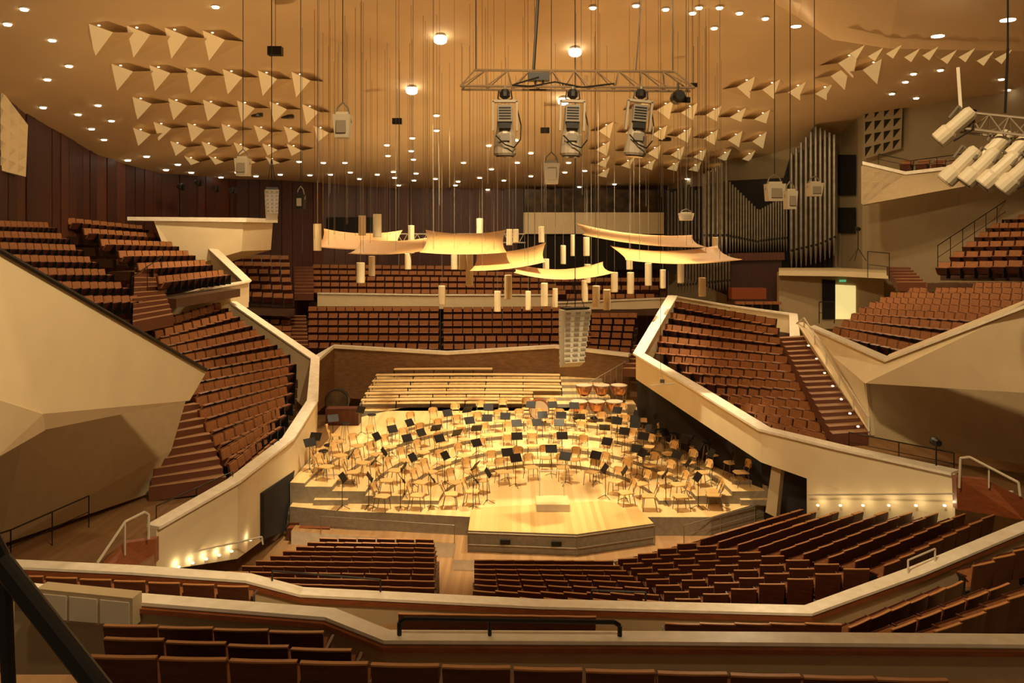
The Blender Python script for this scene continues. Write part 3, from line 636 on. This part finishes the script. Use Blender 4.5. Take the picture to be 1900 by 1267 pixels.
for i in range(5):
    p=W(1372+i*17,562,41.2); MB().box((0,0,0),(.42,.4,.12),'cush').box((0,.1,-.3),(.3,.2,.5),'black').obj('console_bench','small tan bench seat before the organ console','bench','organ console benches').location=p
parapet([(1250,548,39.5),(1355,566,40.5),(1472,582,38),(1475,625,33.5)],.9,'white parapet in front of the organ console',capw=.4)
# ---------------------------------------------------------------- ceiling lights
LIGHTS=[(45,14),(97,72),(128,120),(88,145),(182,193),(80,197),(145,210),(207,222),(170,237),(193,257),(237,295),(272,288),(308,313),(330,303),(255,320),
(343,330),(410,327),(355,318),(475,325),(520,322),(575,323),(613,322),(650,318),(667,330),(700,322),(732,328),(768,333),(808,330),(850,335),(890,328),(935,333),(640,300),
(810,212),(810,240),(765,254),(718,267),(763,278),(720,287),(767,294),(772,320),(730,317),(740,342),(845,342),(905,350),(860,300),(925,283),(960,300),(985,325),(912,312),(1015,338),(1055,300),(1075,345),
(1140,340),(1275,330),(1085,315),(985,282),(907,268),(957,258),
(1297,12),(1285,22),(1335,12),(1235,15),(1372,22),(1420,32),(1695,135),(1745,128),(1655,172),(1700,180),(1680,150),(1870,165),(1858,145),
(1200,352),(1120,352),(1048,318),(600,300),(555,298),(440,318),(1100,12),(1180,8),(1325,50),(400,10),(14,42)]
lm=MB().lathe([(.08,.01),(.11,-.02),(.09,-.06)],(0,0,0),'lamp',14).data('lens'); rm=MB().lathe([(.14,.03),(.14,-.015),(.11,-.015)],(0,0,0),'white',14).data('trim_ring')
lb=MB().lathe([(.16,0),(.16,-.02)],(0,0,0),'lampx',18).data('lens')
for (u,v) in LIGHTS:
    p=ceilpt(u,v)
    if p is None: continue
    inst('ceiling_downlight',[('lens',lm),('trim_ring',rm)],p-Vector((0,0,.03)),0,'small round glowing downlight recessed in the ceiling','ceiling light','ceiling downlights',1.1 if p.y<40 else 1.3)
lbx=MB().lathe([(.13,0),(.17,-.06),(.15,-.16),(.08,-.20)],(0,0,0),'lampx',18).data('lens')
for (u,v) in ((817,64),(1067,88),(764,160),(1045,180)):
    p=ceilpt(u,v); inst('ceiling_downlight',[('lens',lbx),('trim_ring',rm)],p-Vector((0,0,.05)),0,'large round glowing downlight in the ceiling','ceiling light','ceiling downlights',1.55)
for (u,v,d) in ((1477,33,24.5),(1740,47,19.5),(1870,14,17.0)):
    p=W(u,v,d); inst('ceiling_downlight',[('lens',lb)],p-Vector((0,0,.25)),0,'large round glowing downlight in the ceiling','ceiling light','ceiling downlights',.9)
for (u,v) in ((474,211),(532,214),(1234,257)):
    p=ceilpt(u,v); MB().lathe([(.34,0),(.34,-.12),(.26,-.12)],p,'black',16).obj('ceiling_port','black round opening ring in the ceiling','ceiling port','dark ceiling ports')
for (u,v,s) in ((511,95,.18),(737,225,.16),(1011,242,.16),(1287,158,.10)):
    d=ceilpt(u,v).y-4; p=W(u,v,d); MB().box(p,(s*2.6,s*1.6,s*1.6),'black').tube(p,p+Vector((0,0,C(p.x,p.y)-p.z)),.010,'black').obj('hanging_box','small black projector box hung from the ceiling','speaker')
FINS=[(185,38),(255,42),(325,46),(395,52),(225,113),(295,116),(362,121),(430,124),(495,127),(557,130),(262,175),(328,178),(392,181),(455,183),(515,185),(575,190),
(300,222),(362,224),(425,226),(485,229),(540,231),(595,230),(330,258),(388,259),(447,261),(500,263),(545,264),(355,286),(400,286),(460,287),(505,288),(262,233),
(1385,141),(1432,146),(1480,151),(1530,154),(1190,183),(1235,185),(1280,190),(1325,195),(1370,199),(1415,203),(1125,225),(1175,229),(1225,232),(1270,236),(1320,240),(1365,243),(1410,245),
(1120,261),(1170,264),(1215,268),(1258,271),(1300,275),(1345,277),(1390,279),(1120,289),(1165,292),(1205,295),(1250,298),(1290,300),(1330,303),(1120,311),(1165,314),(1208,318),(1250,320),
(1575,95),(1620,108),(1560,120)]
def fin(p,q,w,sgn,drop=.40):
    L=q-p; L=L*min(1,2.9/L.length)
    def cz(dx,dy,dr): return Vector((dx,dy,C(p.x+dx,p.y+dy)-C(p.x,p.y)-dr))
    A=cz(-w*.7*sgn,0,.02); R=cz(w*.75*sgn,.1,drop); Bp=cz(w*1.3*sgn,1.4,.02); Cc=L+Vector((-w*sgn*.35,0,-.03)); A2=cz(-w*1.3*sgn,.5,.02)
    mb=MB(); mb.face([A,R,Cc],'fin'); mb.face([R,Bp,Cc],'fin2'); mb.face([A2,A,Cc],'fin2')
    o=mb.obj('ceiling_sconce','triangular plaster fin with painted glow folding out of the ceiling','ceiling light','triangular ceiling fins'); o.location=p
    MB().lathe([(.03,0),(.05,-.015),(.03,-.035)],(0,0,0),'bulb',8).obj('bulb',parent=o).location=A*.35+R*.35+Vector((0,-.10,-.0))
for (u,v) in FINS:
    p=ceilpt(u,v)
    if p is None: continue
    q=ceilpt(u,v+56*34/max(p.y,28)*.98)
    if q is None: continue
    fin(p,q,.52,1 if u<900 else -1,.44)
for i in range(9):
    u=1590+i*34; v=90+ (i%2)*5+max(0,i-2)*1.5; d=22.8-i*.25; p=W(u,v,d)
    mb=MB(); mb.face([(.22,0,.1),(-.16,.1,-.12),(.1,.25,-.22)],'fin'); mb.face([(-.16,.1,-.12),(-.25,.4,.1),(.1,.25,-.22)],'fin2'); o=mb.obj('ceiling_sconce','small triangular fin with painted glow on the ceiling fold','ceiling light','triangular ceiling fins'); o.location=p
# ---------------------------------------------------------------- acoustic clouds
WX=[]
def cloud(u,v,d,wpx,roll,bend,tilt,dep=2.5):
    p=W(u,v,d); w=wpx*d/F; mb=MB(); n=10
    for k2 in (0,1):
        for j in range(n+1):
            for i in range(n+1):
                s=i/n*2-1;t=j/n*2-1
                x=s*w/2*(1-.08*(1-t*t)); y=t*dep/2*(1-.10*(1-s*s)); z=bend*(s*s)*.5+.08*s*s*t*t+math.tan(roll)*x+math.tan(tilt)*y - bend*.3 - .008*k2
                mb.v.append((x,y,z))
    N=(n+1)**2; k3=mb.mi('amber')
    for j in range(n):
        for i in range(n):
            a=j*(n+1)+i; mb.f.append((a,a+1,a+n+2,a+n+1)); mb.m.append(k3); mb.f.append((N+a,N+a+n+1,N+a+n+2,N+a+1)); mb.m.append(k3)
    ed=[i for i in range(n+1)]+[j*(n+1)+n for j in range(1,n+1)]+[n*(n+1)+i for i in range(n-1,-1,-1)]+[j*(n+1) for j in range(n-1,0,-1)]
    for a,b in zip(ed,ed[1:]+ed[:1]): mb.f.append((a,N+a,N+b,b)); mb.m.append(k3)
    o=mb.obj('acoustic_reflector','curved amber acoustic reflector with painted glow, hung on wires','acoustic panel','hanging acoustic reflectors',smooth=True); o.location=p; o.rotation_euler=(0,0,random.uniform(-.15,.15))
    R=Matrix.Rotation(o.rotation_euler.z,3,'Z')
    for sx,sy in ((-.7,-.6),(.7,-.6),(-.7,.6),(.7,.6)):
        x=sx*w/2;y=sy*dep/2; z=math.tan(roll)*x+math.tan(tilt)*y; g=R@Vector((x,y,0)); WX.append((p.x+g.x,p.y+g.y)); MB().tube((x,y,z),(x,y,C(p.x+g.x,p.y+g.y)-p.z),.008,'wire',4).obj('wire',parent=o)
cloud(668,446,33,150,-.02,.10,.27); cloud(735,457,31,155,.05,.10,.20); cloud(862,451,29.5,155,.0,.06,.30); cloud(945,480,29,135,.12,.08,.24)
cloud(1040,503,28,182,.0,.34,.10); cloud(1187,441,31,225,-.10,.16,.17); cloud(1250,474,29,212,-.0,.18,.17)
PEND=[(700,397,440,16),(589,415,465,15),(669,487,525,16),(672,400,437,14),(763,418,470,12),(820,530,565,13),(871,470,530,14),(890,405,440,12),(858,470,500,14),(923,540,578,12),(943,510,555,14),(945,425,455,11),(957,425,450,11),(1010,525,568,13),(1005,420,450,11),(1013,480,515,12),(1063,435,475,9),(1088,440,475,12),(1106,530,570,14),(1126,537,575,14),(1140,505,542,13),(1170,505,545,13),(1203,488,530,13),(1263,487,525,12),(1327,440,475,12),(1303,515,550,14),(1090,490,525,12),(1085,520,560,12),(690,475,512,12),(757,470,500,12),(843,465,500,12),(1030,535,570,10),(1168,470,500,12),(980,540,575,10),(1230,500,535,11),(1045,455,490,10)]
for (u,a,b,w) in PEND:
    d=.30*F/w if w>=12 else .26*F/w; d=min(d,36); p=W(u,b,d); r=w*d/F/2; h=(b-a)*d/F; WX.append((p.x,p.y))
    o=MB().lathe([(r*.94,0),(r,.02),(r,h-.02),(r*.9,h)],(0,0,0),'pend',14).obj('pendant_cylinder','cream cylindrical pendant hanging on a thin wire','pendant','hanging cream cylinders'); o.location=p
    MB().tube((0,0,h),(0,0,C(p.x,p.y)-p.z),.008,'wire',4).obj('wire',parent=o)
for i in range(70):
    u=random.uniform(560,1340); d=random.uniform(25,35); vb=random.uniform(330,470); p=W(u,vb,d); WX.append((p.x,p.y))
    MB().tube((0,0,0),(0,0,C(p.x,p.y)-p.z+.02),.007,random.choice(['wire','black','wire']),4).obj('suspension_wire','thin wire hanging from the ceiling','wire','ceiling suspension wires').location=p
# ---------------------------------------------------------------- trusses and spotlights
def truss(a,b,h,n,label,m='steel'):
    a=Vector(a);b=Vector(b); mb=MB(); dn=Vector((0,.0,-h)); bk=Vector((0,.18,0))
    i1=lerp(a,b,.06);i2=lerp(a,b,.92)
    mb.tube(i1,i2,.022,m); mb.tube(a+dn-bk,b+dn-bk,.022,m); mb.tube(a+dn+bk,b+dn+bk,.022,m)
    mb.tube(i1,a+dn-bk,.015,m); mb.tube(i2,b+dn-bk,.015,m)
    for i in range(n):
        t0,t1,t2=i/n,(i+.5)/n,(i+1)/n
        for s in (-1,1):
            mb.tube(lerp(a,b,t0)+dn+bk*s,lerp(i1,i2,t1),.011,m); mb.tube(lerp(i1,i2,t1),lerp(a,b,t2)+dn+bk*s,.011,m)
    return mb.obj('lighting_truss',label,'truss')
T0,T1=W(855,130,15),W(1285,133,15)
tr=truss(T0,T1,.32,9,'triangular rusty brown lighting truss hung from the ceiling','truss')
MB().path([W(1002,-60,15.3),W(990,130,15)],.028,'black').obj('power_cable',parent=tr)
for a,b in (((883,130),(883,-80)),((1248,130),(1248,-80)),((1180,130),(1195,-80))): MB().tube(W(*a,15),W(*b,15),.010,'black').obj('wire',parent=tr)
MB().box(W(1000,143,14.9),(.38,.2,.14),'black').path([W(1000,143,14.8),W(950,158,14.8),W(985,160,14.8),W(1030,152,14.8),W(1080,162,14.8),W(1140,155,14.8)],.015,'black').obj('junction_box',parent=tr)
def movinghead(p,lean,s=1.0,label='pale moving-head stage spotlight hanging from the truss'):
    e=bpy.data.objects.new('stage_spotlight',None); e.location=p; e.rotation_euler=(0,lean,0); e.scale=(s,)*3; COL.objects.link(e); tagit(e,label,'spotlight','moving stage spotlights')
    MB().lathe([(.06,0),(.09,-.05),(.09,-.12),(.04,-.16)],(0,0,0),'black',10).tube((0,0,.05),(0,0,-.2),.03,'grey').path([(-.1,0,-.02),(-.12,0,-.16),(0,0,-.2),(.12,0,-.16),(.1,0,-.02)],.012,'black').obj('clamp',parent=e)
    MB().box((0,0,-.2),(.42,.12,.04),'case').box((-.20,0,-.45),(.035,.12,.5),'case').box((.20,0,-.45),(.035,.12,.5),'case').obj('yoke',parent=e)
    h=MB().lathe([(.10,.0),(.13,-.04),(.14,-.4),(.17,-.5),(.19,-.80),(.17,-.84)],(0,0,-.28),'case',14); h.box((0,-.13,-.42),(.24,.1,.28),'grey')
    for i in range(5): h.box((0,-.185,-.33-i*.045),(.2,.012,.02),'black')
    h.box((0,-.15,-.63),(.20,.1,.09),'black').box((0,-.19,-.82),(.16,.03,.12),'grey'); h.obj('lamp_head',parent=e)
    MB().lathe([(.15,0),(.15,-.02)],(0,0,-1.12),'glass',12).obj('lens',parent=e)
    MB().path([(.2,0,-.3),(.27,0,-.6),(.26,-.05,-.85),(.15,-.22,-1.0),(.0,-.24,-.95),(-.15,-.22,-.8)],.012,'black').obj('cable',parent=e)
movinghead(W(937,166,14.8),.0,1.06); movinghead(W(1063,166,14.8),.03,1.06); movinghead(W(1190,166,14.8),.10,1.06)
p=W(1258,180,14.8); MB().tube(p,p+Vector((0,0,.25)),.02,'black').lathe([(.08,-.2),(.12,-.1),(.12,.15)],p,'black',10,'Y').box(p+Vector((.12,0,-.05)),(.2,.05,.1),'black',.3).obj('small_floodlight','small black theatre lamp clamped to the truss','spotlight')
tr2=truss(W(1765,205,13.5),W(2080,238,12),.3,7,'steel lighting truss above the side gallery')
MB().tube(W(1783,200,13.4),W(1778,125,13.4),.03,'white').obj('hanger',parent=tr2)
MB().tube(W(1865,210,13),W(1870,90,13),.02,'black').tube(W(1870,90,13),W(1870,-120,13),.015,'black').obj('hanger',parent=tr2)
def parcan(p,rx,rz,s=1.0,label='cream cylindrical theatre spotlight on the side truss'):
    e=bpy.data.objects.new('theatre_spotlight',None); e.location=p; e.rotation_euler=(rx,.7,rz); e.scale=(s,)*3; COL.objects.link(e); tagit(e,label,'spotlight','side truss spotlights')
    MB().lathe([(.09,.32),(.12,.26),(.12,-.1),(.15,-.14),(.15,-.34),(.13,-.36)],(0,0,0),'array',14).obj('lamp_body',parent=e)
    MB().lathe([(.13,-.37),(.13,-.375)],(0,0,0),'glass',14).obj('lens',parent=e)
    MB().path([(-.17,0,0),(-.17,0.12,.22),(.17,.12,.22),(.17,0,0)],.02,'grey').obj('yoke',parent=e)
    MB().path([(0,.1,.3),(.1,.2,.35),(.15,-.2,.1),(.1,-.18,-.2)],.014,'black').obj('cable',parent=e)
for u,v,d,rx,rz in ((1775,232,13.3,.5,.1),(1785,305,13.2,.3,-.1),(1822,308,13,.3,0),(1858,314,12.8,.4,.1),(1893,320,12.6,.4,-.1),(1845,275,13.1,.3,.2),(1885,280,12.9,.3,.1)):
    parcan(W(u,v,d),rx,rz,1.0)
def hungbox(u,v,d,w,h,label,m='array'):
    p=W(u,v,d); e=bpy.data.objects.new('hanging_spotlight',None); e.location=p; COL.objects.link(e); tagit(e,label,'spotlight','hanging lamps')
    W2=w*d/F/2;H2=h*d/F/2
    MB().hexa([(-W2*.8,-.15,-H2),(W2*.8,-.15,-H2),(W2*.8,.2,-H2),(-W2*.8,.2,-H2)],[(-W2,-.2,H2*.5),(W2,-.2,H2*.5),(W2,.15,H2*.5),(-W2,.15,H2*.5)],m).box((0,-.18,-H2*.3),(W2*1.1,.06,H2*.8),'case').box((0,0,H2*.6),(W2*1.4,.2,H2*.2),m).obj('lamp_body',parent=e)
    MB().path([(-W2,0,0),(-W2*.6,0,H2),(0,0,H2*1.35),(W2*.6,0,H2),(W2,0,0)],.018,'grey').obj('bracket',parent=e)
    MB().tube((0,0,H2*1.3),(0,0,C(p.x,p.y)-p.z),.012,'black',4).obj('cable',parent=e)
hungbox(636,228,18,32,56,'pale box lamp hanging on a cable from the ceiling'); hungbox(451,305,24,26,42,'pale box lamp hanging on a cable from the ceiling')
hungbox(558,370,24,16,36,'small black lamp hanging on a cable',m='black')
hungbox(1023,316,22,30,50,'grey hanging projector box under a cable',m='case'); hungbox(1437,352,22,34,42,'cream square hanging lamp beside the organ'); hungbox(1466,366,21,20,44,'cream angled hanging lamp beside the organ'); hungbox(1511,348,23,26,32,'cream square hanging lamp beside the organ'); hungbox(1273,400,28,26,18,'cream small hanging lamp before the organ')
def linearray(u,v,d,wpx,hpx,n,curve,label,lean=0,m='array',g='case'):
    p=W(u,v,d); e=bpy.data.objects.new('line_array_speaker',None); e.location=p; e.rotation_euler=(0,0,.35); COL.objects.link(e); tagit(e,label,'speaker')
    w=wpx*d/F;h=hpx*d/F/n; y=0;z=0;x=0
    for i in range(n):
        a=-curve*i; R=Matrix.Rotation(a,3,'X')
        c=Vector((x,y,z-h/2)); mb=MB().box(c,(w*(1-.03*i),.45,h*.97),m,0,a)
        for sx in (-.36,0,.36): mb.box(c+R@Vector((w*sx*(1-.03*i),-.232,0)),(w*.18,.012,h*.35),g,0,a)
        mb.obj('speaker_cabinet',parent=e)
        z-=h*math.cos(a); y+=h*math.sin(a)*1.0; x+=lean*h*(.5+i*.12)
    MB().box((0,0,.04),(w*.9,.4,.06),'black').tube((0,0,.05),(0,0,C(p.x,p.y)-p.z),.014,'black').tube((w*.35,0,.05),(0,0,1.0),.01,'black').tube((-w*.35,0,.05),(0,0,1.0),.01,'black').obj('rigging',parent=e)
linearray(1067,574,26,54,102,10,.05,'curved cream line array loudspeaker hanging above the stage',-.16)
linearray(504,352,26,24,52,6,.10,'curved cream line array loudspeaker hanging beside the wall',0,'case','grey')
p=W(1232,712,24); MB().path([p+Vector((-.4,0,-.05)),p+Vector((.3,0,.02))],.015,'white').tube(p,p+Vector((-.1,0,.45)),.01,'white').box(p+Vector((-.05,0,.08)),(.12,.08,.1),'grey').tube(p+Vector((-.1,0,.4)),(p.x-.1,p.y,C(p.x,p.y)),.006,'black',4).obj('hanging_microphone','small hanging microphone bar above the stage','microphone')
for u,v,d in ((1737,820,21.5),(1592,425,39)):
    p=W(u,v,d); e=MB().tube(p-Vector((0,0,.9 if u<1700 else 1.0)),p,.02,'black').lathe([(.08,-.15),(.11,0),(.11,.15)],p,'black',10,'Y').obj('lamp_stand','black spotlight on a slim stand','spotlight')
    if u<1700:
        for o in ((-.4,0),(.4,0),(0,.4)): MB().tube(p-Vector((0,0,.9)),p+Vector((o[0],o[1],-1.5)),.015,'black').obj('leg',parent=e)
# ---------------------------------------------------------------- step lights (mounted just proud of the wall faces)
SL=[]
def onwall(a,b,n,v0,v1,out,t0=.06,t1=.94):
    for i in range(n):
        t=lerp(t0,t1,i/(n-1)); q=lerp(a,b,t); vv=lerp(v0,v1,i/(n-1)); z=CZ-(vv-HZ)*q.y/F
        SL.append(Vector((q.x+out[0],q.y+out[1],z)))
onwall(W(284,975,20.2),W(434,890,22.7),5,1046,1018,(.08,-.24),.3,.97)
SL.append(W(465,1003,23.4))
onwall(W(1497,819,24.2),W(1560,834,23.3),2,934,934,(-.05,-.22),.3,.95)
onwall(W(1560,834,23.3),W(1772,880,20.9),4,934,934,(-.06,-.22),.2,.9)
for u,v,d in ((1505,640,28.8),(1520,664,27.8),(1535,690,26.8),(1550,714,25.9),(1566,738,25.0),(1582,764,24.2),(1597,788,23.6)): SL.append(W(u,v,d)+Vector((-.2,-.3,0)))
gm=MB().lathe([(.03,0),(.042,.02),(.03,.04)],(0,0,0),'bulb',10).data('lens')
for p in SL:
    inst('step_light',[('lens',gm)],p,0,'small glowing orientation light at the wall foot','light','wall orientation lights')
    l=bpy.data.lights.new('step_lamp','POINT'); l.energy=1.6; l.color=(1,.80,.45); l.shadow_soft_size=.02; o=bpy.data.objects.new('step_lamp',l); o.location=p+Vector((0,-.06,.12)); COL.objects.link(o)
# ---------------------------------------------------------------- lights
def spot(loc,tgt,P,ang,col=(1,.80,.52),bl=.6,r=.25,clear=True):
    loc=Vector(loc)
    if clear:
        best=None
        for k in range(60):
            a=k*2.4; rr=.06*k; x=loc.x+rr*math.cos(a); y=loc.y+rr*math.sin(a)
            m=min([math.hypot(x-wx,y-wy) for wx,wy in WX]+[9])
            sc=min(m,1.0)-rr*.1
            if best is None or sc>best[0]: best=(sc,x,y)
        loc=Vector((best[1],best[2],loc.z))
    l=bpy.data.lights.new('stage_and_fill_spot','SPOT'); l.energy=P; l.spot_size=math.radians(ang); l.spot_blend=bl; l.color=col; l.shadow_soft_size=r
    o=bpy.data.objects.new('stage_and_fill_spot',l); o.location=loc; d=Vector(tgt)-Vector(loc); o.rotation_euler=d.to_track_quat('-Z','Y').to_euler(); COL.objects.link(o)
WH=(1,.82,.51); HC=(1,.75,.42)
for x,y in ((-3,26),(3.5,26),(-3,33),(3.5,33)): spot((x,y,15.8),(x*.8+.3,y+3,1),8000,56,WH)
spot((.5,33,15.4),(-1.5,40,2.5),2800,46,WH)
for x,y,tx,ty,P in ((-8,36,-11,32,2500),(9,36,9,30,2500),(0,42,0,50,2100),(-10.5,37,-15,41,1900),(12,31,18,34,1500),(-6,46,-7,52,1200),(6,20,8,22,1500),(-5,20,-6,21,1500),(12,34,18,44,1200)):  # wide ceiling spots; the last was added to lift the dark side wall
    spot((x,y,C(x,y)-.6),(tx,ty,2 if y<35 else 5),P,120,HC,.8)
spot((3,6,18.8),(-12,20,6.5),9500,76,HC,.8,.4); spot((-1,6,18.8),(13,22,6.5),9500,76,HC,.8,.4); spot((0,4,18.6),(2,9,5),1200,110,HC,.8); spot((0,2,15.5),(4,15,12.5),450,80,HC,.9,.4)  # unseen fill spots added above the camera to brighten galleries and truss
for x,y,P in ((-9,27,1350),(9,27,1350),(0,36,1400),(-6,43,700),(9,42,750),(0,20,850)):  # added uplights without fixtures, spreading a glow over the ceiling
    spot((x,y,8.2),(x*1.1,y+3,17),P,150,(1,.71,.35),.9)
w=bpy.data.worlds.new('World'); bpy.context.scene.world=w; w.use_nodes=True; w.node_tree.nodes['Background'].inputs[0].default_value=(1,.68,.37,1); w.node_tree.nodes['Background'].inputs[1].default_value=.13
# ---------------------------------------------------------------- camera
cam=bpy.data.cameras.new('camera'); cam.sensor_width=36; cam.lens=F/1900*36; cam.shift_y=-(1267/2-HZ)/1900; cam.clip_start=.1; cam.clip_end=300
co=bpy.data.objects.new('camera',cam); co.location=(0,0,CZ); co.rotation_euler=(math.pi/2,0,0); COL.objects.link(co); bpy.context.scene.camera=co
bpy.context.scene.view_settings.view_transform='Standard'
